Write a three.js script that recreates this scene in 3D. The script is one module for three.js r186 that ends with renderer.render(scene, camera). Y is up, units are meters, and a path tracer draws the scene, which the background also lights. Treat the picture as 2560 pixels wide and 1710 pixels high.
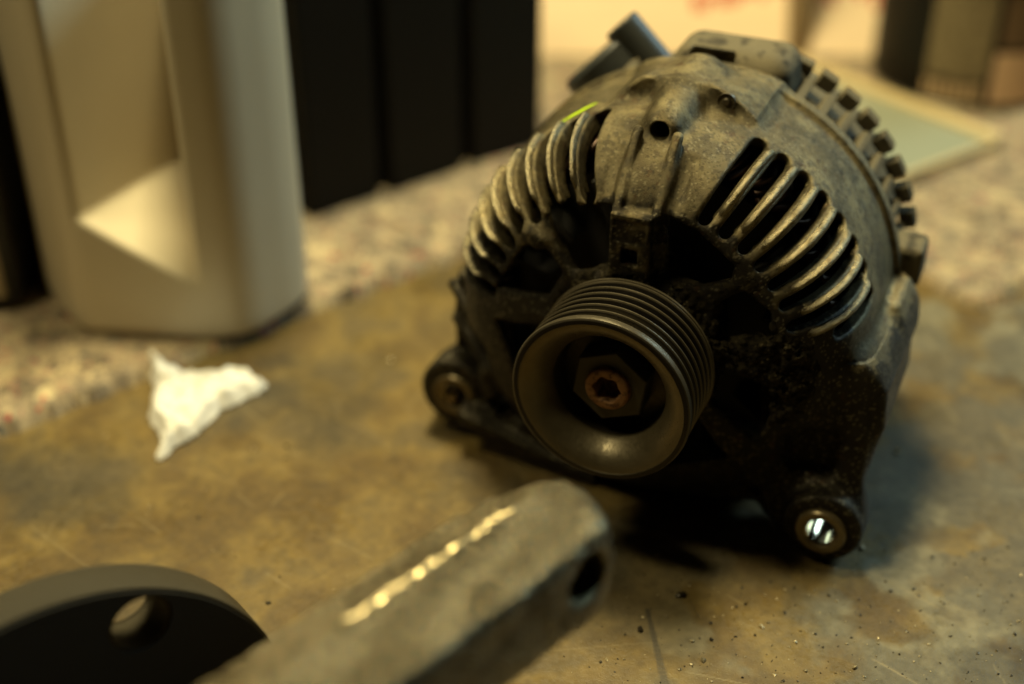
import * as THREE from 'three';
import { mergeGeometries, toCreasedNormals } from 'three/addons/utils/BufferGeometryUtils.js';
import { RoundedBoxGeometry } from 'three/addons/geometries/RoundedBoxGeometry.js';
import { RectAreaLightUniformsLib } from 'three/addons/lights/RectAreaLightUniformsLib.js';

// ------------------------------------------------------------------ camera, light, exposure
RectAreaLightUniformsLib.init();
const scene = new THREE.Scene();
scene.background = new THREE.Color(0, 0, 0);
const camera = new THREE.PerspectiveCamera(27.05, 1024 / 684, 0.01, 10);
camera.position.set(-0.0256, 0.3088, 0.3419);
camera.rotation.set(-0.5755, 0, 0);
camera.focus = 0.41;
camera.userData.fStop = 3.6;
const renderer = new THREE.WebGLRenderer({ antialias: true });
renderer.toneMapping = THREE.LinearToneMapping;
renderer.toneMappingExposure = 1.0;
renderer.shadowMap.enabled = true;
const LAMP = { at: [-0.07, 0.90, -0.25], to: [-0.05, 0, -0.14], size: [0.16, 0.26], color: [0.99, 0.85, 0.455], power: 98 };
const FILL_LAMP = { at: [-0.50, 0.95, 0.06], to: [-0.05, 0, -0.05], size: [0.12, 0.16], color: [0.99, 0.85, 0.455], power: 50 };  // added fill lamp, unseen, to lighten the pulley bowl and front faces
const WINDOW = { at: [1.15, 0.80, -0.80], to: [0.05, 0, -0.05], size: [0.4, 0.6], color: [0.62, 0.92, 0.98], power: 12.5 };

// ------------------------------------------------------------------ noise and small helpers
const rng = (seed) => () => { seed = (seed + 0x6d2b79f5) | 0; let t = Math.imul(seed ^ (seed >>> 15), 1 | seed); t = (t + Math.imul(t ^ (t >>> 7), 61 | t)) ^ t; return ((t ^ (t >>> 14)) >>> 0) / 4294967296; };
const hash = (x, y, z) => { let h = Math.imul(x, 374761393) ^ Math.imul(y, 668265263) ^ Math.imul(z, 2147483647 - 1274126177); h = Math.imul(h ^ (h >>> 13), 1274126177); h ^= h >>> 16; return (h >>> 0) / 4294967296; };
function noise(x, y, z = 0) {
  const i = Math.floor(x), j = Math.floor(y), k = Math.floor(z); let u = x - i, v = y - j, w = z - k;
  u = u * u * (3 - 2 * u); v = v * v * (3 - 2 * v); w = w * w * (3 - 2 * w);
  const l = (a, b, t) => a + (b - a) * t;
  return l(l(l(hash(i, j, k), hash(i + 1, j, k), u), l(hash(i, j + 1, k), hash(i + 1, j + 1, k), u), v),
    l(l(hash(i, j, k + 1), hash(i + 1, j, k + 1), u), l(hash(i, j + 1, k + 1), hash(i + 1, j + 1, k + 1), u), v), w);
}
function fbm(x, y, z = 0, o = 4) { let s = 0, a = 0.5, n = 0; for (let k = 0; k < o; k++) { s += a * noise(x, y, z); n += a; a *= 0.5; x = x * 2.03 + 17.1; y = y * 2.03 + 5.3; z = z * 2.03 + 9.7; } return s / n; }
const clamp = (x, a = 0, b = 1) => Math.min(b, Math.max(a, x));
const step = (a, b, x) => { const t = clamp((x - a) / (b - a)); return t * t * (3 - 2 * t); };
const lerp = (a, b, t) => a + (b - a) * t;
const mixc = (a, b, t) => [lerp(a[0], b[0], t), lerp(a[1], b[1], t), lerp(a[2], b[2], t)];
const rad = (d) => (d * Math.PI) / 180;

const taken = {};
function numbered(name) { const n = taken[name] ?? 0; taken[name] = n + 1; return n ? `${name}_${String(n).padStart(3, '0')}` : name; }
function mark(o, label, category, group) { o.userData.label = label; o.userData.category = category; if (group) o.userData.group = group; return o; }
function mesh(name, geo, mat, parent) {
  const m = new THREE.Mesh(geo, mat); m.name = numbered(name); m.castShadow = m.receiveShadow = true; parent.add(m); return m;
}
function thing(name, label, category, pos = [0, 0, 0], turn = 0, group) {
  const g = new THREE.Group(); g.name = numbered(name); g.position.set(...pos); g.rotation.y = turn; mark(g, label, category, group); scene.add(g); return g;
}
function structure(o) { o.userData.kind = 'structure'; return o; }
function texture(w, h, paint, srgb, repeat) {         // paint(u, v) returns [r, g, b] 0..1
  const d = new Uint8Array(w * h * 4);
  for (let y = 0; y < h; y++) for (let x = 0; x < w; x++) { const c = paint(x / w, y / h, x, y), o = (y * w + x) * 4; d[o] = clamp(c[0]) * 255; d[o + 1] = clamp(c[1]) * 255; d[o + 2] = clamp(c[2]) * 255; d[o + 3] = 255; }
  const t = new THREE.DataTexture(d, w, h); t.magFilter = t.minFilter = THREE.LinearFilter; t.wrapS = t.wrapT = THREE.RepeatWrapping;
  if (srgb) t.colorSpace = THREE.SRGBColorSpace; if (repeat) t.repeat.set(...repeat); t.needsUpdate = true; return t;
}
function canvasTexture(w, h, draw) {
  const c = document.createElement('canvas'); c.width = w; c.height = h; draw(c.getContext('2d'), w, h);
  const t = new THREE.CanvasTexture(c); t.colorSpace = THREE.SRGBColorSpace; return t;
}
const toSRGB = (c) => c.map((x) => (x <= 0.0031308 ? x * 12.92 : 1.055 * Math.pow(x, 1 / 2.4) - 0.055));
const material = (rgb, o = {}) => { const m = new THREE.MeshPhysicalMaterial({ roughness: 0.6, ...o }); if (rgb) m.color.setRGB(...rgb); return m; };

// ------------------------------------------------------------------ distance fields and their mesher (millimetres)
const smin = (a, b, k) => { const h = Math.max(k - Math.abs(a - b), 0) / k; return Math.min(a, b) - h * h * k * 0.25; };
const smax = (a, b, k) => -smin(-a, -b, k);
const box = (x, y, z, a, b, c, r = 0) => { const X = Math.abs(x) - a + r, Y = Math.abs(y) - b + r, Z = Math.abs(z) - c + r; return Math.hypot(Math.max(X, 0), Math.max(Y, 0), Math.max(Z, 0)) + Math.min(Math.max(X, Y, Z), 0) - r; };
const capsule = (x, y, z, a, b, ra, rb = ra) => {
  const bx = b[0] - a[0], by = b[1] - a[1], bz = b[2] - a[2], px = x - a[0], py = y - a[1], pz = z - a[2];
  const t = clamp((px * bx + py * by + pz * bz) / (bx * bx + by * by + bz * bz)); return Math.hypot(px - bx * t, py - by * t, pz - bz * t) - lerp(ra, rb, t);
};
const rodZ = (x, y, z, cx, cy, r, z0, z1, k = 1) => smax(Math.hypot(x - cx, y - cy) - r, Math.max(z0 - z, z - z1), k);
function polygon(px, py, v) {                         // signed distance to a simple polygon
  let d = Infinity, s = 1;
  for (let i = 0, j = v.length - 1; i < v.length; j = i++) {
    const ex = v[j][0] - v[i][0], ey = v[j][1] - v[i][1], wx = px - v[i][0], wy = py - v[i][1], t = clamp((wx * ex + wy * ey) / (ex * ex + ey * ey));
    d = Math.min(d, (wx - ex * t) ** 2 + (wy - ey * t) ** 2);
    const c1 = py >= v[i][1], c2 = py < v[j][1], c3 = ex * wy > ey * wx;
    if ((c1 && c2 && c3) || (!c1 && !c2 && !c3)) s = -s;
  }
  return s * Math.sqrt(d);
}
function field(f, lo, hi, h, color, uv) {             // surface nets
  const n = [0, 1, 2].map((c) => Math.ceil((hi[c] - lo[c]) / h) + 1), [nx, ny, nz] = n, sy = nx, sz = nx * ny;
  const val = new Float32Array(nx * ny * nz), B = 6, active = [];
  for (let bz = 0; bz < nz; bz += B) for (let by = 0; by < ny; by += B) for (let bx = 0; bx < nx; bx += B) {
    const ex = Math.min(B, nx - bx), ey = Math.min(B, ny - by), ez = Math.min(B, nz - bz), half = B * h * 0.5;
    const d = f(lo[0] + bx * h + half, lo[1] + by * h + half, lo[2] + bz * h + half), skip = Math.abs(d) > half * 1.75 + 2.2 * h;
    if (!skip) active.push([bx, by, bz, ex, ey, ez]);
    for (let k = 0; k < ez; k++) for (let j = 0; j < ey; j++) for (let i = 0; i < ex; i++) {
      const X = bx + i, Y = by + j, Z = bz + k; val[X + Y * sy + Z * sz] = skip ? d : f(lo[0] + X * h, lo[1] + Y * h, lo[2] + Z * h);
    }
  }
  const id = new Int32Array(nx * ny * nz).fill(-1), P = [], cells = [];
  const corner = [0, 1, sy, sy + 1, sz, sz + 1, sz + sy, sz + sy + 1];
  for (const [bx, by, bz, ex, ey, ez] of active) for (let k = bz; k < bz + ez; k++) for (let j = by; j < by + ey; j++) for (let i = bx; i < bx + ex; i++) {
    if (i >= nx - 1 || j >= ny - 1 || k >= nz - 1) continue;
    const o = i + j * sy + k * sz; let m = 0; for (let c = 0; c < 8; c++) if (val[o + corner[c]] < 0) m++;
    if (m === 0 || m === 8) continue;
    let sx = 0, s_y = 0, s_z = 0, q = 0;
    for (let a = 0; a < 8; a++) for (let ax = 1; ax < 8; ax <<= 1) {
      if (a & ax) continue; const va = val[o + corner[a]], vb = val[o + corner[a | ax]]; if (va < 0 === vb < 0) continue;
      const t = va / (va - vb); sx += (a & 1) + (ax === 1 ? t : 0); s_y += ((a >> 1) & 1) + (ax === 2 ? t : 0); s_z += ((a >> 2) & 1) + (ax === 4 ? t : 0); q++;
    }
    id[o] = P.length / 3; cells.push(o, i, j, k);
    P.push(lo[0] + (i + sx / q) * h, lo[1] + (j + s_y / q) * h, lo[2] + (k + s_z / q) * h);
  }
  const N = new Float32Array(P.length), C = new Float32Array(P.length), U = new Float32Array((P.length / 3) * 2), e = h * 0.35;
  for (let v = 0; v < P.length; v += 3) {
    let x = P[v], y = P[v + 1], z = P[v + 2], gx, gy, gz, l;
    for (let pass = 0; pass < 2; pass++) {
      const a = f(x + e, y - e, z - e), b = f(x - e, y - e, z + e), c = f(x - e, y + e, z - e), d = f(x + e, y + e, z + e);
      gx = a - b - c + d; gy = -a - b + c + d; gz = -a + b - c + d; l = Math.hypot(gx, gy, gz) || 1;
      if (pass) break;
      const s = clamp(((a + b + c + d) / 4) * 0.9, -h * 0.5, h * 0.5); x -= (s * gx) / l; y -= (s * gy) / l; z -= (s * gz) / l;
    }
    P[v] = x; P[v + 1] = y; P[v + 2] = z; N[v] = gx / l; N[v + 1] = gy / l; N[v + 2] = gz / l;
    if (color) { const c = color(x, y, z, N[v], N[v + 1], N[v + 2]); C[v] = c[0]; C[v + 1] = c[1]; C[v + 2] = c[2]; }
    const w = uv ? uv(x, y, z) : [(x + z * 0.7) * 0.02, (y + z * 0.7) * 0.02]; U[(v / 3) * 2] = w[0]; U[(v / 3) * 2 + 1] = w[1];
  }
  const I = [];
  for (let c = 0; c < cells.length; c += 4) {
    const o = cells[c], i = cells[c + 1], j = cells[c + 2], k = cells[c + 3], s = val[o] < 0;
    const quad = (a, b, cc, d) => { if (a < 0 || b < 0 || cc < 0 || d < 0) return; if (s) I.push(a, b, cc, a, cc, d); else I.push(a, cc, b, a, d, cc); };
    if (j && k && s !== val[o + 1] < 0) quad(id[o], id[o - sy], id[o - sy - sz], id[o - sz]);
    if (i && k && s !== val[o + sy] < 0) quad(id[o], id[o - sz], id[o - sz - 1], id[o - 1]);
    if (i && j && s !== val[o + sz] < 0) quad(id[o], id[o - 1], id[o - 1 - sy], id[o - sy]);
  }
  const g = new THREE.BufferGeometry();
  g.setAttribute('position', new THREE.BufferAttribute(new Float32Array(P), 3)); g.setAttribute('normal', new THREE.BufferAttribute(N, 3)); g.setAttribute('uv', new THREE.BufferAttribute(U, 2));
  if (color) g.setAttribute('color', new THREE.BufferAttribute(C, 3));
  g.setIndex(I); return g;
}
const MM = (g, lift = 0) => g.applyMatrix4(new THREE.Matrix4().makeScale(0.001, 0.001, 0.001)).translate(0, lift, 0);
function lathe(points, seg = 96, crease = 0.5) { return toCreasedNormals(new THREE.LatheGeometry(points.map((p) => new THREE.Vector2(...p)), seg), crease).rotateX(Math.PI / 2); }

// ------------------------------------------------------------------ textures shared by several things
const grain = texture(512, 512, (u, v, x, y) => { const n = hash(x, y, 3) * 0.45 + noise(x / 3, y / 3, 1) * 0.35 + noise(x / 9, y / 9, 5) * 0.2; return [n, n, n]; });
const wear = texture(512, 512, (u, v, x, y) => { const n = 0.62 + 0.5 * (fbm(x / 40, y / 40, 2, 4) - 0.5) + 0.25 * (hash(x >> 1, y >> 1, 9) - 0.5); return [n, n, n]; });

// ------------------------------------------------------------------ bench
const benchPaint = (x, z) => {                        // metres
  const a = fbm(x * 22 + 3, z * 22, 1, 5), b = fbm(x * 55, z * 55 + 7, 4, 5), c = fbm(x * 9, z * 9, 8, 3), f = fbm(x * 420, z * 420, 2, 3);
  let col = mixc([0.100, 0.062, 0.014], [0.175, 0.118, 0.030], step(0.3, 0.70, b));
  col = mixc(col, [0.040, 0.032, 0.017], step(0.44, 0.66, a) * 0.85);
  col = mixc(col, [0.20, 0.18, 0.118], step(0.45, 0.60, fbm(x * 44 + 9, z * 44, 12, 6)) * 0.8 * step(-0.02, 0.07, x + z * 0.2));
  col = mixc(col, [0.085, 0.062, 0.028], step(0.55, 0.75, b) * 0.7);
  col = mixc(col, [0.12, 0.075, 0.022], step(0.5, 0.75, c) * 0.5);
  col = mixc(col, [0.095, 0.082, 0.052], step(0.0, 0.10, x + z * 0.25 + (b - 0.5) * 0.12 + (a - 0.5) * 0.1) * step(0.42, 0.56, fbm(x * 70 + 3, z * 70, 21, 5)) * 0.7);  // right side greyer: wear, plus cool window light put into the colour
  const k = 0.68 + 0.64 * f; return [col[0] * k, col[1] * k, col[2] * k];
};
const scratches = [];
{ const r = rng(11); for (let i = 0; i < 260; i++) { const x = -0.2 + r() * 0.4, z = -0.25 + r() * 0.35, a = r() < 0.6 ? 0.55 + r() * 0.3 : r() * 6.28, l = 0.006 + r() * r() * 0.05; scratches.push([x, z, x + Math.cos(a) * l, z + Math.sin(a) * l, r() < 0.65, 0.3 + r() * 0.9]); } }
const benchMap = (() => {
  const S = 2048, x0 = -0.55, z0 = -0.72, W = 1.1, d = new Float32Array(S * S * 3);
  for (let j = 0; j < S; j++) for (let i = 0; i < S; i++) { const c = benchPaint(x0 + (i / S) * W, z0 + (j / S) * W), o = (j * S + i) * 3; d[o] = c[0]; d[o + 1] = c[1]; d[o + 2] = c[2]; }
  const stroke = (xa, za, xb, zb, w, col, k) => {
    const n = Math.ceil(Math.hypot(xb - xa, zb - za) / 0.0002);
    for (let t = 0; t <= n; t++) { const x = lerp(xa, xb, t / n), z = lerp(za, zb, t / n), q = Math.ceil((w / W) * S);
      for (let b = -q; b <= q; b++) for (let a = -q; a <= q; a++) { const i = Math.round(((x - x0) / W) * S) + a, j = Math.round(((z - z0) / W) * S) + b, m = Math.hypot(a, b) / Math.max(0.6, (w / W) * S); if (m > 1) continue;
        const o = (j * S + i) * 3, kk = k * 0.35; for (let c = 0; c < 3; c++) d[o + c] = lerp(d[o + c], col[c], kk); } }
  };
  for (const [xa, za, xb, zb, light, k] of scratches) stroke(xa, za, xb, zb, 0.00025, light ? [0.30, 0.24, 0.13] : [0.03, 0.025, 0.015], k * 0.5);
  for (let k = 0; k < 14; k++) stroke(0.0155 + k * 0.00007, 0.0175, 0.0185 + k * 0.00022, 0.062, 0.0004, [0.045, 0.036, 0.022], 0.35);
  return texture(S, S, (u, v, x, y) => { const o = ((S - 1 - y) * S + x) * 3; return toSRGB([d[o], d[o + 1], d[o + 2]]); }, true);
})();
const benchFine = grain.clone(); benchFine.repeat.set(16, 16); benchFine.needsUpdate = true;
const benchWear = wear.clone(); benchWear.repeat.set(4, 4); benchWear.needsUpdate = true;
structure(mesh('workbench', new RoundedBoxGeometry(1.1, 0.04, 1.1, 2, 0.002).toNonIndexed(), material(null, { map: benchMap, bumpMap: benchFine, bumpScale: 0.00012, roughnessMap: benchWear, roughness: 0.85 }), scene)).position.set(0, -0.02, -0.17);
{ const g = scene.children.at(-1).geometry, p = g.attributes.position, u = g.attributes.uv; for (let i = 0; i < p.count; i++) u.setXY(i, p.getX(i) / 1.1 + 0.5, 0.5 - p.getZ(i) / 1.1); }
mark(scene.children.at(-1), 'worn brown and grey workbench top with stains and scratches', 'workbench');

// ------------------------------------------------------------------ felt mat under the things behind
const feltMap = canvasTexture(2048, 2048, (c, w, h) => {
  const r = rng(5); c.fillStyle = '#aaa29a'; c.fillRect(0, 0, w, h);
  const tones = ['#bdb4a8', '#87817f', '#d6ccb8', '#625e60', '#a69a8c', '#efe6d0', '#938e8d', '#454245'], dyes = ['#8c2430', '#ad3a3a', '#28344f', '#46566f', '#18181a', '#f2ead2', '#a03a62', '#b03030', '#2b2628'];
  for (let i = 0; i < 5200; i++) { c.globalAlpha = 0.22 + r() * 0.5; c.fillStyle = tones[(r() * tones.length) | 0]; c.beginPath(); c.ellipse(r() * w, r() * h, 5 + r() * 40, 4 + r() * 20, r() * 6.3, 0, 7); c.fill(); }
  for (let i = 0; i < 1700; i++) { c.globalAlpha = 0.5 + r() * 0.5; c.fillStyle = dyes[(r() * dyes.length) | 0]; c.beginPath(); const a = r() * 6.3; c.ellipse(r() * w, r() * h, 3 + r() * r() * r() * 38, 3 + r() * r() * 13, a, 0, 7); c.fill(); }
  for (let i = 0; i < 60000; i++) { c.globalAlpha = 0.35 + r() * 0.5; c.strokeStyle = r() < 0.12 ? dyes[(r() * dyes.length) | 0] : tones[(r() * tones.length) | 0]; c.lineWidth = 0.8 + r() * 2; const x = r() * w, y = r() * h, a = r() * 6.3, l = 6 + r() * 26; c.beginPath(); c.moveTo(x, y); c.quadraticCurveTo(x + Math.cos(a) * l * 0.5 + r() * 8 - 4, y + Math.sin(a) * l * 0.5 + r() * 8 - 4, x + Math.cos(a) * l, y + Math.sin(a) * l); c.stroke(); }
});
{
  const V = [[-500, 165], [-211, -70], [-165, -108], [-111, -153], [-51, -199], [20, -255], [72, -296], [118, -226], [151, -178], [160, -163], [168, -158], [180, -165], [193, -177], [420, -330], [520, -560], [-540, -560]];
  const cell = 2, x0 = -400, x1 = 360, z0 = -500, z1 = 60, nx = (x1 - x0) / cell, nz = (z1 - z0) / cell, id = new Map(), P = [], U = [], I = [];
  const at = (i, j) => {
    const key = i * 1000 + j; if (id.has(key)) return id.get(key);
    const x = x0 + i * cell, z = z0 + j * cell, s = -polygon(x, z, V) + (fbm(x * 0.16, z * 0.16, 3, 3) - 0.5) * 4;
    const y = s < -5 ? -9 : Math.min(0, s + 0.2) * 1.2 + step(-0.4, 0.5, s) * (4.6 + (fbm(x * 0.09, z * 0.09, 1, 3) - 0.5) * 1.6 + (noise(x * 0.45, z * 0.45, 6) - 0.5) * 1.1);
    const n = P.length / 3; P.push(x / 1000, y / 1000, z / 1000); U.push(x / 420, -z / 420); id.set(key, n); return n;
  };
  for (let i = 0; i < nx; i++) for (let j = 0; j < nz; j++) {
    if (-polygon(x0 + i * cell, z0 + j * cell, V) < -10) continue;
    const a = at(i, j), b = at(i + 1, j), c = at(i + 1, j + 1), d = at(i, j + 1), low = [a, b, c, d].filter((q) => P[q * 3 + 1] < -0.005).length; if (low > 0) continue;
    I.push(a, c, b, a, d, c);
  }
  const g = new THREE.BufferGeometry(); g.setAttribute('position', new THREE.Float32BufferAttribute(P, 3)); g.setAttribute('uv', new THREE.Float32BufferAttribute(U, 2)); g.setIndex(I); g.computeVertexNormals();
  feltMap.wrapS = feltMap.wrapT = THREE.RepeatWrapping;
  const m = mesh('felt_mat', g, material(null, { map: feltMap, color: 0xdccfb2, roughness: 1, sheen: 0.3, bumpMap: grain, bumpScale: 0.0004 }), scene);
  mark(m, 'mottled recycled felt mat with red and blue flecks under the white jug', 'mat');
}

// ------------------------------------------------------------------ alternator
const LIFT = 0.066, A = thing('alternator', 'dirty cast aluminium car alternator with ribbed housing and black grooved pulley', 'alternator', [0, 0, 0], -0.408);
const castMat = material(null, { vertexColors: true, metalness: 0.65, roughness: 0.66, roughnessMap: wear, bumpMap: grain, bumpScale: 0.0003 });
const ALU = [0.108, 0.087, 0.047], ALU2 = [0.172, 0.140, 0.077], DUST = [0.19, 0.145, 0.068], GRIME = [0.013, 0.010, 0.0065], RUST = [0.08, 0.036, 0.014];
function castColor(x, y, z) {
  const R = Math.hypot(x, y), n1 = fbm(x * 0.12, y * 0.12, z * 0.12, 4), n2 = fbm(x * 0.5 + 9, y * 0.5, z * 0.5, 3), g = hash(Math.round(x * 2.6), Math.round(y * 2.6), Math.round(z * 2.6));
  let c = mixc(ALU, ALU2, step(0.35, 0.65, n1));
  c = mixc(c, DUST, step(0.5, 0.62, fbm(x * 0.07 + 4, y * 0.07, z * 0.07 + 2, 3)) * 0.6);
  c = mixc(c, [0.32, 0.26, 0.135], step(0.47, 0.72, fbm(x * 0.15 + 14, y * 0.15, z * 0.15 + 2, 5)) * step(58, 66, R) * 0.55);
  c = mixc(c, [0.06, 0.05, 0.034], step(0.54, 0.66, n2) * 0.6);
  // greasy black dirt: thick on the front face and the lower half, broken up where it thins
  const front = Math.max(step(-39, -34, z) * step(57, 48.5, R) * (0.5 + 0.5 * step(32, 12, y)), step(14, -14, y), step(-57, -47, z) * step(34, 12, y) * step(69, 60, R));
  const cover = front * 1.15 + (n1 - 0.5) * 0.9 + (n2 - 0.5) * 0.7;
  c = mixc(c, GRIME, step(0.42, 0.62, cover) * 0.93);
  if (g > 0.93) c = mixc(c, [0.32, 0.28, 0.18], 0.5); else if (g < 0.12) c = mixc(c, GRIME, 0.45);
  if (fbm(x * 0.33 + 40, y * 0.33, z * 0.33, 3) > 0.74) c = mixc(c, RUST, 0.5);
  return c;
}
const castUV = (x, y, z) => [(Math.atan2(x, y) * 64) / 26, (Math.hypot(x, y) - z) / 26];

// the bell of the front housing as a body of revolution, outer surface
const bell = (R, z) => smax(smax(R - 68, z + 33, 10), (R - 59) * 0.70 + (z + 37.5) * 0.714, 10);
const RIGHT = { n: 8, slot: (k, t) => rad(lerp(69.2 - 8.15 * k, 67 - 7.15 * k, t)), rib: (k, t) => rad(lerp(65.3 - 8.15 * k, 63.4 - 7.15 * k, t)) };
const LEFT = { n: 9, slot: (k, t) => rad(110.6 + 7.7 * k), rib: (k, t) => rad(114.6 + 7.7 * k) };
function slots(x, y, z, R) {
  const t = ((R - 50) * 0.55 - (z + 34) * 0.83) / 33.6, tt = clamp(t), phi = Math.atan2(y, x); let d = 1e9;
  for (const S of [RIGHT, LEFT]) {
    const p = S === LEFT && phi < -2.5 ? phi + 2 * Math.PI : phi, k0 = S === RIGHT ? Math.round((69 - p * 57.296) / 7.6) : Math.round((p * 57.296 - 110.6) / 7.7);
    for (let k = Math.max(0, k0 - 1); k <= Math.min(S.n - 1, k0 + 1); k++) {
      const w = S === RIGHT ? lerp(1.95, 2.35, tt) : lerp(2.3, 3.15, tt), across = R * (p - S.slot(k, tt)), cut = S === RIGHT && k > 6 ? 0.35 : 0;
      const along = Math.max(cut * 33.6 + w - t * 33.6, t * 33.6 - (33.6 - w), 0); d = Math.min(d, Math.hypot(across, along) - w);
    }
  }
  return Math.max(d, -62 - z - 6, 44 - R);
}
const windows = [
  [[-30, 38], [-27, 41.5], [-11, 45], [-10, 25.5], [-22, 21.5]], [[8, 45], [16, 42.5], [27.5, 34], [27, 30], [19, 26], [9, 27]],
  [[-36.5, 27.5], [-33, 29.5], [-25.5, 21.5], [-31, 10.5], [-47, 9.5]], [[24, 8], [26, 21], [32, 26], [39.5, 21], [41, 13], [35, 8.5]],
  [[-47, -4], [-30, -2], [-25, -14], [-38, -27]], [[-31, -35], [-18, -20], [-4, -26], [-6, -46]], [[6, -46], [4, -26], [18, -20], [31, -35]], [[47, -4], [27, -2], [25, -14], [40, -25]],
];
const armL = [[-73, -3], [-74.5, -20], [-74, -33], [-84, -48], [-84, -58], [-56, -58], [-52, -30], [-52, -3]], armR = [[38, -12], [66, -2], [73, -22], [74, -36], [76, -50], [73, -62], [50, -63], [40, -44]];
function housing(x, y, z) {
  const R = Math.hypot(x, y);
  const b = bell(R, z);
  let d = Math.max(b, -(b + 4.6), -98 - z);
  if (z < -88) d = smin(d, Math.max(R - 69.6, R > 0 ? 64 - R : 0, -98 - z, z + 93.5), 1.5);                       // parting flange
  // hub and bearing seat
  d = smin(d, smax(R - 23, Math.max(z + 31, -55 - z), 3), 5);
  d = smax(d, -(Math.max(R - 19, -32.4 - z)), 0.8);
  // windows between the spokes
  if (z > -52 && R < 52) {
    let w = 1e9; for (const q of windows) w = Math.min(w, polygon(x, y, q)); w -= 0.8;
    d = smax(d, -Math.max(w, -50 - z), 2.2);
    // spoke block with a square notch under the top boss
    d = smin(d, box(x + 2.6, y - 35.6, z + 34, 6.4, 11.6, 5.2, 0.8), 1.2);
    d = smax(d, -box(x + 2.4, y - 33, z + 28, 2.4, 2.5, 5, 0.4), 0.5);
    d = smax(d, -box(x + 2.6, y - 41.5, z + 27.6, 4.9, 3.6, 1.6, 0.5), 0.6);
    // ledges beside the hub
    d = smin(d, capsule(x, y, z, [-30, 30, -36], [-21, 19, -34], 2.3, 2.0), 2);
    d = smin(d, capsule(x, y, z, [-36, 31.5, -36], [-34, 30, -36], 4.2), 2);
    d = smin(d, capsule(x, y, z, [-46, 4.5, -38], [-24, 4, -33], 2.6), 2);
  }
  // vent slots
  if (z > -72 && z < -26) d = smax(d, -slots(x, y, z, R), 1.3);
  // top boss with threaded hole, its two stiffeners and the clamp pad behind
  if (y > 25) {
    d = smin(d, smax(capsule(x, y, z, [-0.5, 66.9, -52], [-0.5, 66.6, -84], 6.6, 10.4), z + 45.2, 1.6), 2.5);
    for (const [xa, xb] of [[-11.6, -12.2], [10.3, 8.9]]) d = smax(d, -capsule(x, y, z, [xa, 62, -41], [xb, 49, -32.5], 2.3, 2.0), 1.6);
    d = smin(d, capsule(x, y, z, [-6.6, 67, -44.6], [-7.9, 47, -32.6], 1.7, 1.6), 1.2);
    d = smin(d, capsule(x, y, z, [5.6, 67, -44.6], [4.4, 47, -32.6], 1.7, 1.6), 1.2);
    d = smax(d, -rodZ(x, y, z, -0.5, 67.2, 2.8, -70, -30, 0.5), 0.5);
    const pad = smax(polygon(x, y, [[-22, 58], [-21, 66.5], [-13, 75.5], [9, 76.5], [22.5, 66.5], [24, 58]]) - 0.5, (y - 76) - (z + 67) * 0.23, 5);
    d = smin(d, smax(pad, Math.max(z + 67.5, -98 - z), 1.2), 4);
  }
  if (x > 38) {
    d = smin(d, box(x - 64.6, y - 0.5, z + 87, 8.2, 7.5, 11, 2.4), 2.5);                                                   // clamp pad on the right flank
    d = smin(d, smax(capsule(x, y, z, [66, -2, -50], [70, -3, -96], 7.5, 7.5), 0, 1), 5);
    if (y < 4) {
      d = smin(d, smax(polygon(x, y, armR), Math.max(z + 38 + (y + 52) * 0.16, -53 - z), 3), 5);
      d = smin(d, smax(polygon(x, y, [[38, -10], [66, 4], [76.5, -6], [77.5, -20], [74, -33], [56, -36]]), Math.max(z + 46, -92 - z), 3), 5);
      d = smax(d, -box(x - 57, y + 30, z + 38, 8, 8, 7, 4), 4);
      d = smin(d, rodZ(x, y, z, 65, -52.2, 12.6, -45, -32, 2.5), 4);
      d = smax(d, -rodZ(x, y, z, 67, -51, 13.5, -90, -45.5, 1), 1);
      d = smax(d, -rodZ(x, y, z, 65, -52.2, 4.7, -90, -20, 0.4), 0.4);
    }
  }
  if (x < -38 && y < 8) {
    d = smin(d, smax(polygon(x, y, armL), Math.max(z + 56, -66 - z), 2), 3);
    d = smax(d, -box(x + 62, y + 26, z + 50, 8.5, 11, 13, 3), 2);
    d = smin(d, capsule(x, y, z, [-73, -6, -54], [-57, -19, -44], 1.9), 1.6);
    d = smin(d, capsule(x, y, z, [-72.5, -21, -56], [-55, -31, -45], 2.2), 1.6);
    d = smin(d, capsule(x, y, z, [-57, -33, -46], [-55, -40, -46], 3.6), 2);
    d = smin(d, rodZ(x, y, z, -70.5, -47.4, 13.4, -59, -47, 2), 3);
    d = smax(d, -rodZ(x, y, z, -70.5, -46, 11, -90, -59.5, 1), 1);
    d = smax(d, -rodZ(x, y, z, -70.5, -47.4, 4.7, -90, -20, 0.4), 0.4);
  }
  if (y < -30) d = smin(d, smax(box(x + 3, y + 56 + x * 0.045, z + 56, 62, 4, 14, 2), 0, 1), 4);                     // web joining the two lugs
  if (x < 0 && y < -40) d = smin(d, box(x + 40, y + 57.2 + 0.25 * (x + 40), z + 48, 26, 2.4, 9, 1.4), 2);
  return Math.max(d, -65.6 - y);
}
mesh('front_housing', MM(field(housing, [-90, -68, -101], [84, 82, -22], 0.62, castColor, castUV), LIFT), castMat, A);
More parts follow.
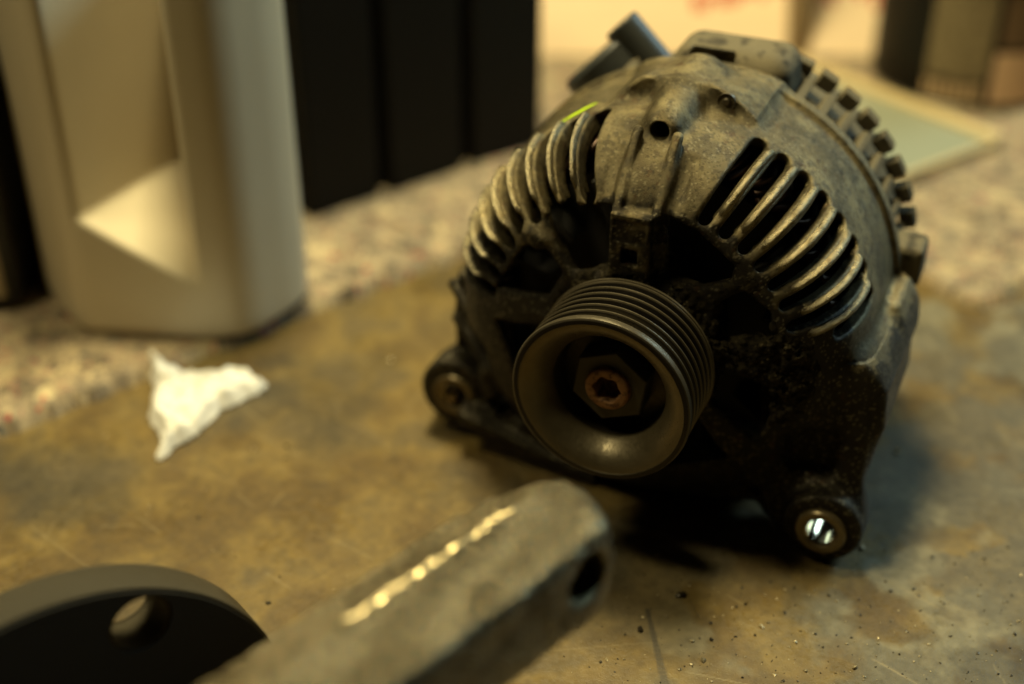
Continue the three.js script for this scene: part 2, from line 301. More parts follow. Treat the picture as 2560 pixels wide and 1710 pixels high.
// matted greasy dirt lying on the face to the right of the pulley and around the hub
const dirtLayer = (x, y, z) => {
  const R = Math.hypot(x, y), m = Math.max(step(17, 27, x) * step(62, 48, x) * step(24, 10, y + (x - 40) * 0.25) * step(-26, -8, y), step(33, 27, R) * step(-6, 6, y) * 0.6, step(52, 46, R) * step(-4, 8, x) * step(-10, 4, y) * 0.35);
  if (m <= 0.02 || z < -58) return 3;
  const n = fbm(x * 0.36, y * 0.36, z * 0.36, 4), t = m * (step(0.36, 0.74, n) * 2.0 + 0.2 + (noise(x * 1.3, y * 1.3, z * 1.3) - 0.5) * 0.7 + (noise(x * 2.7, y * 2.7, z * 2.7) - 0.5) * 0.7) - step(0.34, 0.2, n + m * 0.12) * 1.5 - (1 - m) * 0.9;
  return housing(x, y, z) - t;
};
{
  const g = field(dirtLayer, [-34, -28, -58], [66, 52, -24], 0.6, (x, y, z) => { const n = fbm(x * 0.5, y * 0.5, z * 0.5, 3), k = hash(Math.round(x * 2), Math.round(y * 2), Math.round(z * 2)); let c = mixc([0.010, 0.008, 0.005], [0.030, 0.024, 0.013], step(0.35, 0.7, n)); if (k > 0.96) c = [0.07, 0.055, 0.03]; return c; });
  const d = mesh('caked_dirt', MM(g, LIFT), material(null, { vertexColors: true, roughness: 1, specularIntensity: 0.2 }), A); d.userData.label = 'dark matted greasy dirt around the hub'; d.userData.kind = 'stuff';
}

// ribs: raised bars between the vent slots, each a mesh of its own
function bellPoint(s) { const a = lerp(1.42, 0.03, s), cr = 48, cz = -63; let lo = 5, hi = 45; for (let i = 0; i < 30; i++) { const m = (lo + hi) / 2; if (bell(cr + Math.cos(a) * m, cz + Math.sin(a) * m) < 0) lo = m; else hi = m; } return [cr + Math.cos(a) * lo, cz + Math.sin(a) * lo]; }
const ribMat = castMat.clone(); ribMat.metalness = 0.85; ribMat.roughness = 0.5; ribMat.bumpScale = 0.0002;
function ribGeometry(S, k, height) {
  const n = 26, m = 9, P = [], U = [], C = [], I = [];
  for (let i = 0; i <= n; i++) {
    const s = i / n, t = clamp(s * 1.04 - 0.02), [r, z] = bellPoint(s), [r2, z2] = bellPoint(s + 0.01), l = Math.hypot(r2 - r, z2 - z), nr = -(z2 - z) / l, nz = (r2 - r) / l;
    const ends = Math.min(step(0, 0.14, s), step(1, 0.84, s)), half = (S === RIGHT ? lerp(1.6, 2.0, s) : lerp(1.1, 1.5, s)) * (1.18 - 0.18 * ends), up = height * ends - 0.5 * (1 - ends), phi = S.rib(k, t);
    for (let j = 0; j <= m; j++) {
      const b = (j / m) * Math.PI, side = Math.cos(b) * half, deep = S === RIGHT ? 2.6 : 5.5, lift = -deep + Math.pow(Math.sin(b), S === RIGHT ? 0.85 : 0.6) * (up + deep) + (noise(i * 0.5, j * 0.7, k * 3.1) - 0.5) * 0.12, rr = r + nr * lift, zz = z + nz * lift;
      const x = rr * Math.cos(phi) - side * Math.sin(phi), y = rr * Math.sin(phi) + side * Math.cos(phi); P.push(x, y, zz);
      U.push(s * 1.4 + k * 0.37, (j / m) * 0.3); let c = castColor(x, y, zz);
      const worn = Math.pow(Math.max(0, Math.sin(b)), 3) * ends * step(0.25, 0.5, fbm(x * 0.4, y * 0.4, zz * 0.4, 3)); c = mixc(c, [0.36, 0.31, 0.20], worn * 0.75); C.push(...c);  // crest lighter: the highlight line along each rib put into the colour
    }
  }
  const w = m + 1; for (let i = 0; i < n; i++) for (let j = 0; j < m; j++) { const a = i * w + j, b = a + 1, c = a + w, d = c + 1; I.push(a, b, c, b, d, c); }
  const g = new THREE.BufferGeometry(); g.setAttribute('position', new THREE.Float32BufferAttribute(P, 3)); g.setAttribute('uv', new THREE.Float32BufferAttribute(U, 2)); g.setAttribute('color', new THREE.Float32BufferAttribute(C, 3)); g.setIndex(I); g.computeVertexNormals(); return MM(g, LIFT);
}
for (let k = 0; k < 7; k++) mesh('rib', ribGeometry(RIGHT, k, 1.3), ribMat, A);
for (let k = 0; k < 8; k++) mesh('rib', ribGeometry(LEFT, k, 1.9), ribMat, A);

// copper windings and fan behind the slots
{
  const r = rng(21), gs = [];
  for (let k = 0; k < 64; k++) {
    const a = rad(-20 + k * 3.3) , R0 = 56 + r() * 3, b = a + rad(5 + r() * 4), pts = [[R0, a, -70], [R0 + 2, a, -58 - r() * 4], [R0 - 1, (a + b) / 2, -50 - r() * 5], [R0 - 3, b, -58 - r() * 3], [R0 - 4, b, -70]].map(([q, t, z]) => new THREE.Vector3(q * Math.cos(t), q * Math.sin(t), z));
    gs.push(new THREE.TubeGeometry(new THREE.CatmullRomCurve3(pts), 10, 1.1, 6));
  }
  mesh('stator_winding', MM(mergeGeometries(gs), LIFT), material([0.035, 0.016, 0.008], { roughness: 0.35, metalness: 0.6 }), A).userData.kind = 'stuff';
  const f = [new THREE.CylinderGeometry(50, 50, 3, 64).rotateX(Math.PI / 2).translate(0, 0, -60)];
  for (let k = 0; k < 14; k++) f.push(new THREE.BoxGeometry(2, 14, 9).translate(0, 43, -54).rotateZ(rad(k * 25.7)));
  mesh('cooling_fan', MM(mergeGeometries(f.map((g) => (g.index ? g.toNonIndexed() : g))), LIFT), material([0.03, 0.028, 0.024], { roughness: 0.7, metalness: 0.3 }), A);
}
// pulley
{
  const p = [[13, -26], [25.5, -26], [27.4, -25.6], [28, -25], [28, -24.2]];
  for (let k = 0; k <= 6; k++) { const z = -23.6 + k * 3.5; p.push([27.45, z - 0.42], [27.75, z - 0.2], [27.75, z + 0.2], [27.45, z + 0.42]); if (k < 6) p.push([27.2, z + 0.5], [24.6, z + 1.45], [24.4, z + 1.75], [24.6, z + 2.05], [27.2, z + 3.0]); }
  p.push([28.0, -2.0], [28.1, -1.2], [27.9, -0.4], [27.3, 0], [26.2, 0.05], [25.9, -0.25], [24.6, -0.5], [23.0, -1.3], [21.2, -2.9], [19.6, -5.0], [18.4, -7.2], [17.9, -8.2], [17.7, -9.2], [17.6, -16], [16.8, -17], [6, -17]);
  const g = lathe(p, 144, 0.42), q = g.attributes.position, col = [];
  for (let i = 0; i < q.count; i++) { const x = q.getX(i), y = q.getY(i), z = q.getZ(i), r = Math.hypot(x, y), n = fbm(x * 0.35, y * 0.35, z * 0.35 + 7, 3); let c = r > 27.35 ? [0.085, 0.070, 0.045] : [0.014, 0.011, 0.008]; if (z > -10 && r < 26.1) c = mixc([0.115, 0.092, 0.052], [0.165, 0.135, 0.08], n); if (r < 17.8) c = [0.045, 0.036, 0.022]; col.push(...c); }
  g.setAttribute('color', new THREE.Float32BufferAttribute(col, 3)); MM(g, LIFT);
  const pm = material(null, { vertexColors: true, roughness: 0.62, metalness: 0.5, roughnessMap: wear, bumpMap: grain, bumpScale: 0.00005 });
  mesh('pulley', g, pm, A);
  const hex = new THREE.Shape(); for (let k = 0; k < 6; k++) { const a = rad(k * 60 + 22); hex[k ? 'lineTo' : 'moveTo'](11.8 * Math.cos(a), 11.8 * Math.sin(a)); } hex.closePath();
  const h0 = new THREE.Path(); h0.absarc(0, 0, 7.3, 0, Math.PI * 2, true); hex.holes.push(h0);
  mesh('pulley_nut', MM(toCreasedNormals(new THREE.ExtrudeGeometry(hex, { depth: 11, bevelEnabled: true, bevelThickness: 0.8, bevelSize: 0.7, bevelSegments: 3, curveSegments: 40 }), 0.6).translate(0, 0, -20.2), LIFT), material([0.10, 0.088, 0.06], { roughness: 0.6, metalness: 0.4, bumpMap: grain, bumpScale: 0.0001 }), A);
  const shaft = (x, y, z) => { const r = Math.hypot(x, y), a = Math.atan2(y, x); return smax(smax(r - 7.1, Math.max(z + 6.2, -20 - z), 1.2), -smax(r - 4.2 - 0.32 * Math.cos(a * 6 + 0.6), -13 - z, 0.4), 0.6); };
  mesh('shaft_end', MM(field(shaft, [-8, -8, -14], [8, 8, -5], 0.3, (x, y, z) => mixc(mixc([0.23, 0.10, 0.035], [0.30, 0.17, 0.075], fbm(x * 0.6, y * 0.6, z * 0.6, 3)), [0.10, 0.045, 0.018], step(0.5, 0.7, fbm(x + 7, y, z, 3)))), LIFT), material(null, { vertexColors: true, roughness: 0.75, metalness: 0.3 }), A);
}
// steel bushings in the two lugs
for (const [x, y, z, l] of [[65, -52.2, -30, 15], [-70.5, -47.4, -46, 13]]) {
  mesh('bushing', MM(lathe([[5.1, -l], [7.6, -l], [8.1, -l + 0.6], [8.1, -0.7], [7.6, 0], [5.9, 0], [5.1, -0.7], [5.1, -l]], 64, 0.6).translate(x, y, z), LIFT), material([0.15, 0.115, 0.06], { metalness: 0.5, roughness: 0.55, roughnessMap: wear }), A);
  mesh('bore_lining', MM(lathe([[4.5, -l - 0.2], [5.0, -l - 0.2], [5.0, -0.9], [4.5, -1.2], [4.5, -l - 0.2]], 64, 0.6).translate(x, y, z), LIFT), material([0.55, 0.48, 0.36], { metalness: 1, roughness: 0.24, roughnessMap: wear }), A).userData.label = 'bright polished bore';
}
// through bolts on the clamp pads
for (const [x, y, z] of [[13.4, 70.6, -67.1], [70, -1, -75.8]]) mesh('through_bolt', MM(lathe([[0, 0.5], [0.9, 0.5], [1.3, 0.1], [1.45, -0.6], [2.3, -0.6], [2.4, -0.2], [2.7, 0.1], [2.8, -1]], 24).translate(x, y, z), LIFT), material([0.11, 0.09, 0.06], { metalness: 0.5, roughness: 0.5 }), A);
// stripe of paint pen on the shoulder
{
  const P = [], I = [], U = []; const n = 24;
  for (let i = 0; i <= n; i++) for (let j = 0; j <= 4; j++) {
    const s = i / n, a = rad(lerp(115.2, 124.6, s)), z = lerp(-70.5, -61.5, s) + (j / 4 - 0.5) * (4.0 + 1.6 * (noise(s * 9, j) - 0.5)) * Math.sqrt(Math.sin(clamp(s, 0.06, 0.94) * Math.PI)), r = 68.25 + (noise(s * 30, j * 2) - 0.5) * 0.1;
    P.push(r * Math.cos(a), r * Math.sin(a), z); U.push(s, j / 4);
  }
  for (let i = 0; i < n; i++) for (let j = 0; j < 4; j++) { const a = i * 5 + j; I.push(a, a + 1, a + 5, a + 1, a + 6, a + 5); }
  const g = new THREE.BufferGeometry(); g.setAttribute('position', new THREE.Float32BufferAttribute(P, 3)); g.setAttribute('uv', new THREE.Float32BufferAttribute(U, 2)); g.setIndex(I); g.computeVertexNormals();
  mesh('paint_mark', MM(g, LIFT), material([0.46, 0.66, 0.0], { roughness: 0.6, side: THREE.DoubleSide }), A).userData.label = 'stripe of bright yellow green paint';
}
// rear housing, its fins and teeth, terminal cover and plugs
const rearMat = material(null, { vertexColors: true, metalness: 0.3, roughness: 0.8, bumpMap: grain, bumpScale: 0.0002 });
const rearColor = (x, y, z) => { const n = fbm(x * 0.2, y * 0.2, z * 0.2, 4); return mixc(mixc([0.12, 0.10, 0.06], [0.18, 0.15, 0.088], n), GRIME, step(0.55, 0.7, fbm(x * 0.3 + 5, y * 0.3, z * 0.3, 3)) * 0.7); };
const rear = (x, y, z) => {
  const R = Math.hypot(x, y); let d = smax(R - 60, Math.max(z + 97, -146 - z), 8);
  d = smin(d, Math.max(Math.abs(R - 64.5) - 3.2, Math.abs(z + 98.6) - 1.4), 0.8);
  d = smin(d, smax(Math.max(Math.abs(R - 64.5) - 2.6, Math.abs(z + 119.5) - 1.6), 0, 1), 1);
  let b = box(x - 5, y - 61, z + 110, 20, 12, 12, 7);
  b = smax(b, -box(x + 1, y - 70, z + 97, 7.4, 1.9, 8, 0.5), 0.6); d = smin(d, b, 2);
  d = smin(d, box(x - 65, y - 9, z + 106, 10, 7, 7, 2), 2);
  return Math.max(d, -65.6 - y);
};
mesh('rear_housing', MM(field(rear, [-72, -68, -150], [80, 84, -94], 1.0, rearColor, castUV), LIFT), rearMat, A);
{
  const r = rng(8), tint = (g) => { const p = g.attributes.position, c = []; for (let i = 0; i < p.count; i++) c.push(...rearColor(p.getX(i), p.getY(i), p.getZ(i))); g.setAttribute('color', new THREE.Float32BufferAttribute(c, 3)); return MM(g, LIFT); };
  for (let k = 0; k < 13; k++) mesh('fin', tint(new RoundedBoxGeometry(3.3, 7, 20, 2, 0.8).translate(0, 63.2, -109.5).rotateZ(rad(-25 - 7.6 * k))), rearMat, A);
  for (let k = 0; k < 10; k++) mesh('tooth', tint(new RoundedBoxGeometry(6.4, 5.4, 5, 2, 0.6).rotateY(0.12).translate(0, 67.2, -123.4).rotateZ(rad(-21 - 8 * k))), rearMat, A);
  for (let k = 0; k < 9; k++) mesh('fin', tint(new RoundedBoxGeometry(3.3, 7, 20, 2, 0.8).translate(0, 63.2, -109.5).rotateZ(rad(30 + 7.6 * k))), rearMat, A);
  const plastic = material([0.028, 0.030, 0.028], { roughness: 0.42, bumpMap: grain, bumpScale: 0.00008 });
  const place = (g, x, y, z) => MM(g.rotateZ(rad(46)).translate(x, y, z), LIFT);          // axis of both points up and to the left
  const s1 = mesh('plug_socket', place(lathe([[0, -6], [12, -6], [12.4, -1], [14, -0.4], [14.8, -0.6], [16.2, -2], [16.2, -11], [17.4, -11.6], [17.4, -14], [16.2, -14.6], [16, -40], [0, -40]], 48).rotateX(-Math.PI / 2), -50, 54.5, -128), plastic, A);
  s1.userData.label = 'wide black plastic plug socket';
  const s2 = mesh('plug_socket', place(lathe([[0, 0], [5, 0], [6.2, -0.2], [6.6, -0.8], [6.6, -30], [0, -30]], 48).rotateX(-Math.PI / 2), -41.5, 67.2, -126), plastic, A);
  s2.userData.label = 'narrow black plastic terminal cap';
}

// ------------------------------------------------------------------ steel arm lying in front
{
  const section = [[7.8, -20], [7.8, 21.4], [6.8, 22.4], [-18.2, 22.4], [-41, 8], [-41, -20]];
  const arm = (a, h, u) => {                                   // across, up, along (towards the viewer)
    let d = polygon(a, h, section) - 2.6;
    const end = Math.hypot(a + 13, Math.max(0, 20 - u)) ; d = smax(d, u < 18 ? Math.hypot((a + 14) * 0.95, u - 18, Math.max(0, h - 8) * 0.75) - 28.5 : -10, 8);
    d = smax(d, -8 - h, 3);
    d += (fbm(a * 0.16, h * 0.16, u * 0.1, 3) - 0.5) * 2.0 + (fbm(a * 0.5, h * 0.5, u * 0.4, 2) - 0.5) * 0.7;
    return smax(d, -Math.max(Math.hypot(h - 11.6, u - 14) - 8.6, -12 - a), 2);
  };
  const g = MM(field(arm, [-48, -12, -14], [14, 28, 190], 1.0, (a, h, u) => { const n = fbm(a * 0.12, h * 0.12, u * 0.06, 4), s = hash(Math.round(a * 1.2), Math.round(h * 1.2), Math.round(u * 1.2)); let c = mixc([0.15, 0.12, 0.068], [0.26, 0.215, 0.13], step(0.35, 0.65, n)); c = mixc(c, [0.06, 0.048, 0.028], step(0.56, 0.68, fbm(a * 0.2 + 9, h * 0.2, u * 0.1, 3)) * 0.5); if (s > 0.95) c = mixc(c, [0.3, 0.25, 0.16], 0.5); return c; }, (a, h, u) => [u / 40, (a + h) / 40]));
  const m = new THREE.Matrix4().makeBasis(new THREE.Vector3(0.73, 0, 0.683), new THREE.Vector3(0, 1, 0), new THREE.Vector3(-0.683, 0, 0.73)); g.scale(0.76, 0.76, 0.76); g.applyMatrix4(m); g.translate(-0.0061, 0.0741, 0.0821);
  const T = thing('iron_lever', 'thick worn steel lever with rounded end and side hole in the foreground', 'lever', [-0.118, 0, 0.196]);
  mesh('shaft', g.translate(0.118, 0, -0.196), material(null, { vertexColors: true, metalness: 0.95, roughness: 0.38, roughnessMap: wear, bumpMap: grain, bumpScale: 0.0004 }), T);
  {
    const r = rng(41), bs = [], N = m.clone();
    for (let k = 0; k < 44; k++) { const u = 18 + k * 1.55 + r() * 1.3, q = 0.7 + r() * 0.7, b = new THREE.SphereGeometry(1, 16, 10); b.scale(1.1 + r() * 1.1, 0.75 * q, 1.6 + r() * 3.2); b.rotateX(0.16 + (r() - 0.5) * 0.16); b.rotateZ((r() - 0.5) * 0.5); b.translate(-19.4 + (r() - 0.5) * 1.6, 24.75 + (r() - 0.5) * 0.35, u); bs.push(b); }
    const w = MM(mergeGeometries(bs)).scale(0.76, 0.76, 0.76).applyMatrix4(N).translate(-0.0061 + 0.118, 0.0741, 0.0821 - 0.196);
    mesh('glint_bead', w, material([0.22, 0.18, 0.105], { metalness: 0.95, roughness: 0.25 }), T);  // beads added and shaped along the ridge to catch lamp glints
  }
  mesh('foot', new RoundedBoxGeometry(0.05, 0.0705, 0.04, 2, 0.004).rotateY(-0.75).translate(0, 0.0353, 0), material([0.1, 0.085, 0.06], { metalness: 0.6, roughness: 0.6 }), T);
}
// ------------------------------------------------------------------ black half-round plate on edge
{
  const D = thing('half_round_plate', 'black half-round steel plate with a hole standing upright at lower left', 'steel plate', [-0.1425, 0, 0.0962], 0.6587);
  const shape = (R, r) => { const s = new THREE.Shape(), y = 4.2; s.moveTo(-R, 0.3); s.lineTo(-R, y); s.absarc(0, y, R, Math.PI, 0, true); s.lineTo(R, 0.3); s.closePath(); const h = new THREE.Path(); h.absarc(28.8, y + 48.8, r, 0, Math.PI * 2, true); s.holes.push(h); return s; };
  mesh('plate_body', MM(toCreasedNormals(new THREE.ExtrudeGeometry(shape(66.6, 7.7), { depth: 10.4, bevelEnabled: true, bevelThickness: 0.6, bevelSize: 0.5, bevelSegments: 2, curveSegments: 120 }).translate(0, 0.2, -11.1), 0.5)), material([0.095, 0.076, 0.042], { map: wear, metalness: 0.3, roughness: 0.75, roughnessMap: wear, bumpMap: grain, bumpScale: 0.0001 }), D);
  mesh('face_plate', MM(new THREE.ExtrudeGeometry(shape(66.0, 8.6), { depth: 0.5, bevelEnabled: false, curveSegments: 120 }).translate(0, 0.2, 0.004)), material([0.018, 0.015, 0.010], { map: wear, roughness: 0.75, bumpMap: grain, bumpScale: 0.0001 }), D);
}
// ------------------------------------------------------------------ scrap of white paper
{
  const V = [[-168, -119], [-163.5, -119], [-158, -113.5], [-150, -109.5], [-143, -108], [-135, -111], [-127, -110], [-119, -103], [-119.5, -99], [-127, -92], [-133, -87], [-137, -77], [-141, -70], [-146, -63], [-149, -56.5], [-151.5, -57], [-152, -62], [-151, -67], [-155, -74], [-159, -82], [-160.5, -93], [-161, -101]];
  const c = 0.7, P = [], U = [], I = [], id = new Map();
  const H = (x, z) => { const r = 1 - Math.abs(2 * fbm(x * 0.09, z * 0.09, 3, 3) - 1), e = 1 - Math.abs(2 * fbm(x * 0.16 + 30, z * 0.16, 8, 3) - 1); return 1.6 + r * r * 3.6 + e * e * 2.2 + (noise(x * 0.9, z * 0.9, 2) - 0.5) * 0.35 + 3.9 * step(-158, -166, x) * step(-105, -115, z); };
  const at = (i, j, top) => { const key = (i * 2000 + j) * 2 + top; if (id.has(key)) return id.get(key); const x = -172 + i * c, z = -123 + j * c, s = -polygon(x, z, V) + (noise(x * 0.35, z * 0.35) - 0.5) * 1.2; const y = H(x, z) * step(-1, 3.5, s) + (top ? 0.45 : 0.15); const n = P.length / 3; P.push(x / 1000, y / 1000, z / 1000); U.push(x / 30, z / 30); id.set(key, n); return n; };
  for (let i = 0; i < 80; i++) for (let j = 0; j < 100; j++) { const x = -172 + (i + 0.5) * c, z = -123 + (j + 0.5) * c; if (polygon(x, z, V) - (noise(x * 0.35, z * 0.35) - 0.5) * 1.2 > 0) continue; for (const t of [1, 0]) { const a = at(i, j, t), b = at(i + 1, j, t), d = at(i + 1, j + 1, t), e = at(i, j + 1, t); if (t) I.push(a, d, b, a, e, d); else I.push(a, b, d, a, d, e); } }
  const g = new THREE.BufferGeometry(); g.setAttribute('position', new THREE.Float32BufferAttribute(P, 3)); g.setAttribute('uv', new THREE.Float32BufferAttribute(U, 2)); g.setIndex(I); g.computeVertexNormals();
  mark(mesh('paper_scrap', g, material([0.82, 0.80, 0.74], { roughness: 0.95, bumpMap: grain, bumpScale: 0.0001 }), scene), 'crumpled torn scrap of white paper lying on the bench', 'paper scrap');
}
// ------------------------------------------------------------------ white jug and its neighbour
{
  const dirt = (x, y, z) => { const n = fbm(x * 0.03, y * 0.03, z * 0.03, 3); return mixc([0.68, 0.60, 0.44], [0.62, 0.535, 0.375], n); };
  const foot = [[-204, -140], [-195, -131], [-141, -126.5], [-128, -130.5], [-110, -154], [-108, -164], [-128, -215], [-146, -250], [-222, -250], [-222, -170]];
  const plane = (p, n, x, y, z) => ((x - p[0]) * n[0] + (y - p[1]) * n[1] + (z - p[2]) * n[2]) / Math.hypot(...n);
  const sides = foot.map(([x, z], i) => { const [X, Z] = foot[(i + 1) % foot.length], l = Math.hypot(X - x, Z - z); return [x, z, -(Z - z) / l, (X - x) / l]; });
  const jug = (x, y, z) => {
    let w = -1e9; for (const [px, pz, nx, nz] of sides) w = smax(w, (x - px) * nx + (z - pz) * nz, 5);
    let d = smax(w + 0.5, 0.4 - y, 6);
    const cut = smax(smax(-plane([-147, 27, -130], [0.5, 0.82, 0.28], x, y, z), -plane([-190, 53, -130], [0.87, 0, 0.49], x, y, z), 1.6), plane([-146.5, 27, -130], [0.988, 0, -0.15], x, y, z), 1.6);
    d = smax(d, -cut, 2.6); return smax(d, y - 149, 8);
  };
  const J = thing('jerrycan', 'white plastic jug with recessed front panel standing on the felt', 'jug', [0, 0.0036, 0]);
  mesh('jug_body', MM(field(jug, [-226, -1, -254], [-104, 152, -122], 1.5, dirt)), material(null, { vertexColors: true, roughness: 0.38, bumpMap: grain, bumpScale: 0.0001 }), J);
  mesh('cap', new THREE.CylinderGeometry(0.02, 0.02, 0.025, 40).translate(-0.175, 0.1605, -0.2), material([0.5, 0.47, 0.4], { roughness: 0.5 }), J);
  const K = thing('canister', 'dark canister with brown front label at left edge beside the jug', 'canister', [-0.260, 0.0036, -0.200], 0.0);
  mesh('canister_body', new RoundedBoxGeometry(0.070, 0.13, 0.10, 4, 0.006).translate(0, 0.065, 0), material([0.012, 0.011, 0.009], { roughness: 0.5 }), K);
  mesh('front_label', new RoundedBoxGeometry(0.060, 0.112, 0.004, 2, 0.0015).translate(0.0005, 0.064, 0.0505), material([0.40, 0.33, 0.20], { roughness: 0.6 }), K);
}
// ------------------------------------------------------------------ black ribbed case
{
  const yaw = Math.atan2(78, 105), C = thing('ribbed_case', 'tall matt black plastic case with upright ribbed panels behind the alternator', 'case', [-0.116, 0.0036, -0.231], yaw);
  const m = material([0.005, 0.0042, 0.003], { roughness: 0.6, specularIntensity: 0.35, bumpMap: grain, bumpScale: 0.0002 });
  mesh('case_body', new RoundedBoxGeometry(0.131, 0.125, 0.08, 2, 0.002).translate(0.0655, 0.0625, -0.047), m, C);
  for (const [x0, x1] of [[0, 0.036], [0.043, 0.083], [0.090, 0.131]]) mesh('panel', new RoundedBoxGeometry(x1 - x0, 0.124, 0.007, 3, 0.002).translate((x0 + x1) / 2, 0.0625, -0.0037), m, C);
}
// ------------------------------------------------------------------ cartons, can and tray at the back
{
  const print = (bands) => canvasTexture(1024, 512, (c, w, h) => {
    const r = rng(31 + bands.length); c.fillStyle = '#f3d9b4'; c.fillRect(0, 0, w, h);
    for (let i = 0; i < 900; i++) { c.globalAlpha = 0.05; c.fillStyle = r() < 0.5 ? '#ffe9c8' : '#caa57c'; c.fillRect(r() * w, r() * h, 20 + r() * 160, 2 + r() * 8); }
    for (const [x, y, bw, bh, col, tilt] of bands) { c.save(); c.translate(x * w, y * h); c.rotate(tilt); c.globalAlpha = 0.85; c.fillStyle = col; for (let q = 0; q < bw * w;) { const l = 10 + r() * 26; c.fillRect(q, -bh * h * (0.3 + r() * 0.2), l, bh * h * (0.35 + r() * 0.5)); q += l + 3 + (r() < 0.2 ? 22 : r() * 5); } c.restore(); }
  });
  const mk = (map) => [0, 1, 2, 3, 4, 5].map((i) => material(i === 4 ? null : [0.72, 0.56, 0.36], { map: i === 4 ? map : null, roughness: 0.8 }));
  const L = thing('carton', 'cream cardboard carton with red print behind the plug socket', 'carton', [0.06, 0.0036, -0.424]);
  const R = thing('carton', 'pinkish cardboard carton with red print beside the dark can', 'carton', [0.212, 0.0036, -0.424]);
  const panel = (T, w, map, d) => {
    T.rotation.x = -0.5;
    mesh('carton_body', new RoundedBoxGeometry(w, 0.13, d, 2, 0.002).translate(0, 0.065, -d / 2 - 0.0008), material([0.70, 0.53, 0.33], { roughness: 0.85 }), T);
    const g = new THREE.PlaneGeometry(w - 0.004, 0.126).translate(0, 0.065, 0); mesh('printed_front', g, material(null, { map, roughness: 0.7 }), T);
  };
  panel(L, 0.144, print([[0.62, 0.78, 0.36, 0.10, '#c9533c', -0.12], [0.40, 0.60, 0.05, 0.14, '#dd8a62', 0], [0.1, 0.45, 0.5, 0.05, '#e2a57c', -0.2]]), 0.1);
  panel(R, 0.138, print([[0.03, 0.74, 0.5, 0.16, '#b8442f', -0.06], [0.05, 0.4, 0.6, 0.08, '#cf7a55', -0.06]]), 0.09);
  mark(mesh('cardboard_strip', new RoundedBoxGeometry(0.012, 0.12, 0.03, 2, 0.002).translate(0, 0.06, 0), material([0.30, 0.21, 0.11], { roughness: 0.9 }), scene), 'narrow strip of brown cardboard standing between the two cartons', 'cardboard').position.set(0.1375, 0.0036, -0.442);

  const can = thing('can', 'dark round can with small print on its label at upper right', 'can', [0.226, 0.0036, -0.400]);
  const label = canvasTexture(2048, 512, (c, w, h) => {
    const r = rng(77); c.fillStyle = '#0d0a06'; c.fillRect(0, 0, w, h);
    for (let y = 60; y < h * 0.80; y += 9) { c.fillStyle = '#b39f78'; for (let x = 0; x < 200;) { const l = 5 + r() * 22; c.fillRect(w * 0.383 + x, y, Math.min(l, 200 - x), 5); x += l + 4; } }
    for (let k = 0; k < 7; k++) { c.fillStyle = '#c2a680'; c.fillRect(w * 0.383 + k * 28, h * 0.83, 19, h * 0.12); }
    c.fillStyle = '#d3b08d'; c.fillRect(w * 0.488, h * 0.6, 210, h * 0.36); c.fillStyle = '#6d5740'; c.fillRect(w * 0.492, h * 0.2, 260, h * 0.36);
  });
  mesh('can_body', new THREE.CylinderGeometry(0.0518, 0.0518, 0.078, 96, 1, true).rotateY(Math.PI).translate(0, 0.041, 0), material(null, { map: label, roughness: 0.5, specularIntensity: 0.5 }), can);
  mesh('base_rim', new THREE.TorusGeometry(0.0515, 0.0013, 10, 96).rotateX(Math.PI / 2).translate(0, 0.0016, 0), material([0.2, 0.17, 0.12], { metalness: 0.8, roughness: 0.4 }), can);
  mesh('lid', lathe([[0, 85], [40, 85], [44, 86.5], [48, 87], [52, 84], [53.5, 82], [53.5, 71], [52.5, 70], [51.9, 70]], 96).applyMatrix4(new THREE.Matrix4().makeScale(0.001, 0.001, 0.001)).rotateX(-Math.PI / 2), material([0.46, 0.40, 0.27], { roughness: 0.5 }), can);

  // shallow tray: back corner A, near corner B (right), near left corner C
  const B = [0.2155, -0.303], bk = [0.150, -0.384], lf = [0.146, -0.254];
  const T = thing('shallow_tray', 'shallow cream tray with pale green bottom lying on the felt', 'tray', [B[0], 0.0036, B[1]]);
  const wall = (p, q, h, w, name) => { const dx = q[0] - p[0], dz = q[1] - p[1], l = Math.hypot(dx, dz); mesh(name, new RoundedBoxGeometry(l, h, w, 2, 0.0015).translate(l / 2, h / 2, 0).rotateY(-Math.atan2(dz, dx)).translate(p[0] - B[0], 0, p[1] - B[1]), material([0.55, 0.43, 0.22], { roughness: 0.5 }), T); };
  const far = [bk[0] + lf[0] - B[0] - 0.02, bk[1] + lf[1] - B[1] - 0.03];
  wall(B, [bk[0] - 0.03, bk[1] - 0.037], 0.0085, 0.009, 'rim'); wall(B, [lf[0] - 0.04, lf[1] + 0.028], 0.0075, 0.003, 'rim');
  const s = new THREE.Shape([[0, 0], [bk[0] - B[0] - 0.03, bk[1] - B[1] - 0.037], [far[0] - B[0] - 0.04, far[1] - B[1] - 0.02], [lf[0] - B[0] - 0.04, lf[1] - B[1] + 0.028]].map(([x, z]) => new THREE.Vector2(x, -z)));
  mesh('tray_bottom', new THREE.ExtrudeGeometry(s, { depth: 0.006, bevelEnabled: false }).rotateX(-Math.PI / 2), material([0.27, 0.29, 0.22], { roughness: 0.3 }), T);
}
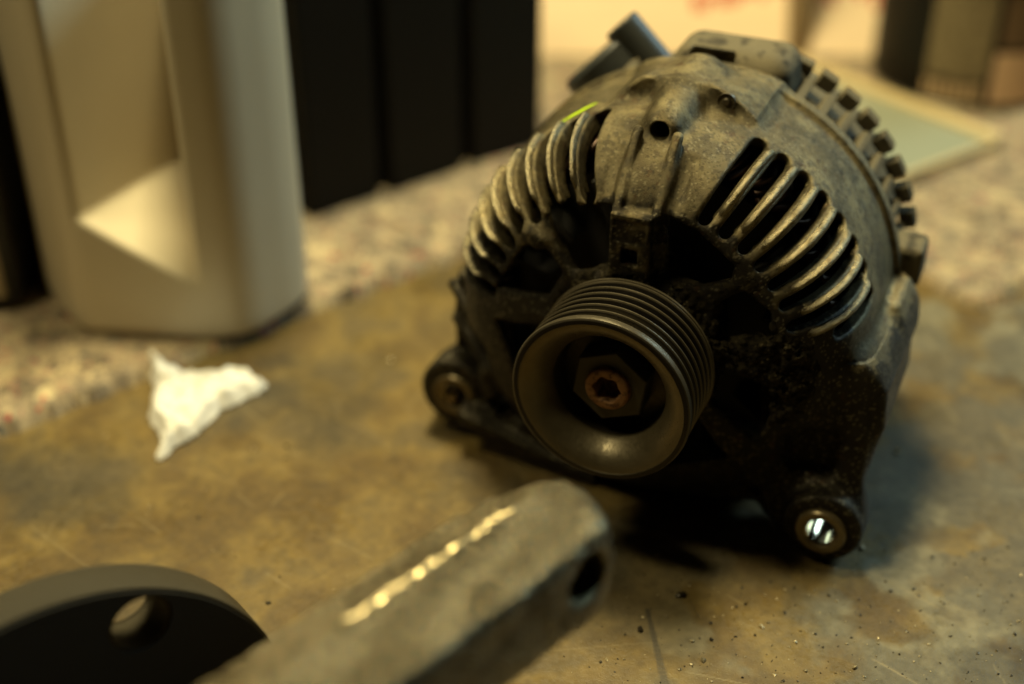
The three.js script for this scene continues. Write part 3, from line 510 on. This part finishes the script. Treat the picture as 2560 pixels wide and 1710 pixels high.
// ------------------------------------------------------------------ crumbs on the bench
{
  const r = rng(3), gs = [];
  const add = (x, z, s, dark) => {
    const g = new THREE.IcosahedronGeometry(s, 1), p = g.attributes.position, k = r() * 50, sx = 0.5 + r(), sz = 0.5 + r();
    for (let i = 0; i < p.count; i++) { const q = 0.45 + 1.1 * noise((p.getX(i) / s) * 1.3 + k, (p.getY(i) / s) * 1.3, (p.getZ(i) / s) * 1.3); p.setXYZ(i, p.getX(i) * q * sx, p.getY(i) * q * 0.6, p.getZ(i) * q * sz); }
    g.deleteAttribute('uv'); g.computeVertexNormals(); g.rotateY(r() * 6.3); g.translate(x, s * 0.3, z);
    const b = 0.5 + r(), c = dark ? [0.03 * b, 0.024 * b, 0.015 * b] : [0.34 * b, 0.28 * b, 0.17 * b], a = []; for (let i = 0; i < p.count; i++) a.push(...c); g.setAttribute('color', new THREE.Float32BufferAttribute(a, 3)); gs.push(g);
  };
  for (let i = 0; i < 900; i++) add(-0.19 + r() * 0.36, -0.17 + r() * 0.24, 0.00012 + r() * r() * r() * 0.0007, r() < 0.6);
  for (let i = 0; i < 420; i++) add(0.0 + r() * 0.14, -0.01 + r() * 0.07, 0.00015 + r() * r() * 0.00045, r() < 0.5);
  for (const [x, z, s, d] of [[0.0505, 0.0255, 0.0009, 0], [0.0885, -0.0105, 0.001, 0], [0.031, 0.0395, 0.0009, 0], [0.0755, 0.0425, 0.0009, 0], [0.027, 0.012, 0.0014, 1], [0.0135, 0.027, 0.0012, 1], [0.0345, 0.031, 0.0009, 1], [0.112, -0.062, 0.0016, 0], [0.0055, -0.0125, 0.002, 1]]) add(x, z, s, d);
  const m = mesh('metal_crumbs', mergeGeometries(gs), material(null, { vertexColors: true, roughness: 0.4, metalness: 0.5 }), scene); m.userData.kind = 'stuff'; m.userData.label = 'scattered metal crumbs and grit on the bench'; m.userData.category = 'grit';
}
// ------------------------------------------------------------------ the lamp above, an added fill lamp and the window to the right
function areaLight(o, name, label, category, rim) {
  const T = thing(name, label, category, o.at), dir = new THREE.Object3D(); dir.position.set(...o.at); dir.lookAt(...o.to);
  T.quaternion.copy(dir.quaternion);                                   // +z of the thing looks at the scene
  const [w, h] = o.size;
  mesh('glowing_panel', new THREE.PlaneGeometry(w, h).translate(0, 0, 0.001), material([0.05, 0.05, 0.05], { emissive: new THREE.Color().setRGB(...o.color), emissiveIntensity: 0.6 }), T);
  for (const [x, y, a, b] of [[0, h / 2 + rim / 2, w + 2 * rim, rim], [0, -h / 2 - rim / 2, w + 2 * rim, rim], [w / 2 + rim / 2, 0, rim, h], [-w / 2 - rim / 2, 0, rim, h]]) mesh('frame', new RoundedBoxGeometry(a - 0.0005, b - 0.0005, 0.02, 1, 0.002).translate(x, y, 0), material([0.2, 0.2, 0.19], { roughness: 0.5 }), T);
  mesh('backing', new THREE.BoxGeometry(w + 2 * rim, h + 2 * rim, 0.02).translate(0, 0, -0.021), material([0.15, 0.15, 0.14], { roughness: 0.6 }), T);
  const l = new THREE.RectAreaLight(new THREE.Color().setRGB(...o.color), o.power, w, h); l.name = name + '_light'; l.position.set(0, 0, 0.012); l.rotation.y = Math.PI; T.add(l);
}
areaLight(LAMP, 'lamp_panel', 'warm ceiling lamp panel hanging above the bench', 'lamp', 0.02);
areaLight(FILL_LAMP, 'lamp_panel', 'smaller added fill lamp panel, unseen, above the left end of the bench', 'lamp', 0.02);
areaLight(WINDOW, 'window', 'cool daylight window to the right behind the bench', 'window', 0.04);

renderer.render(scene, camera);
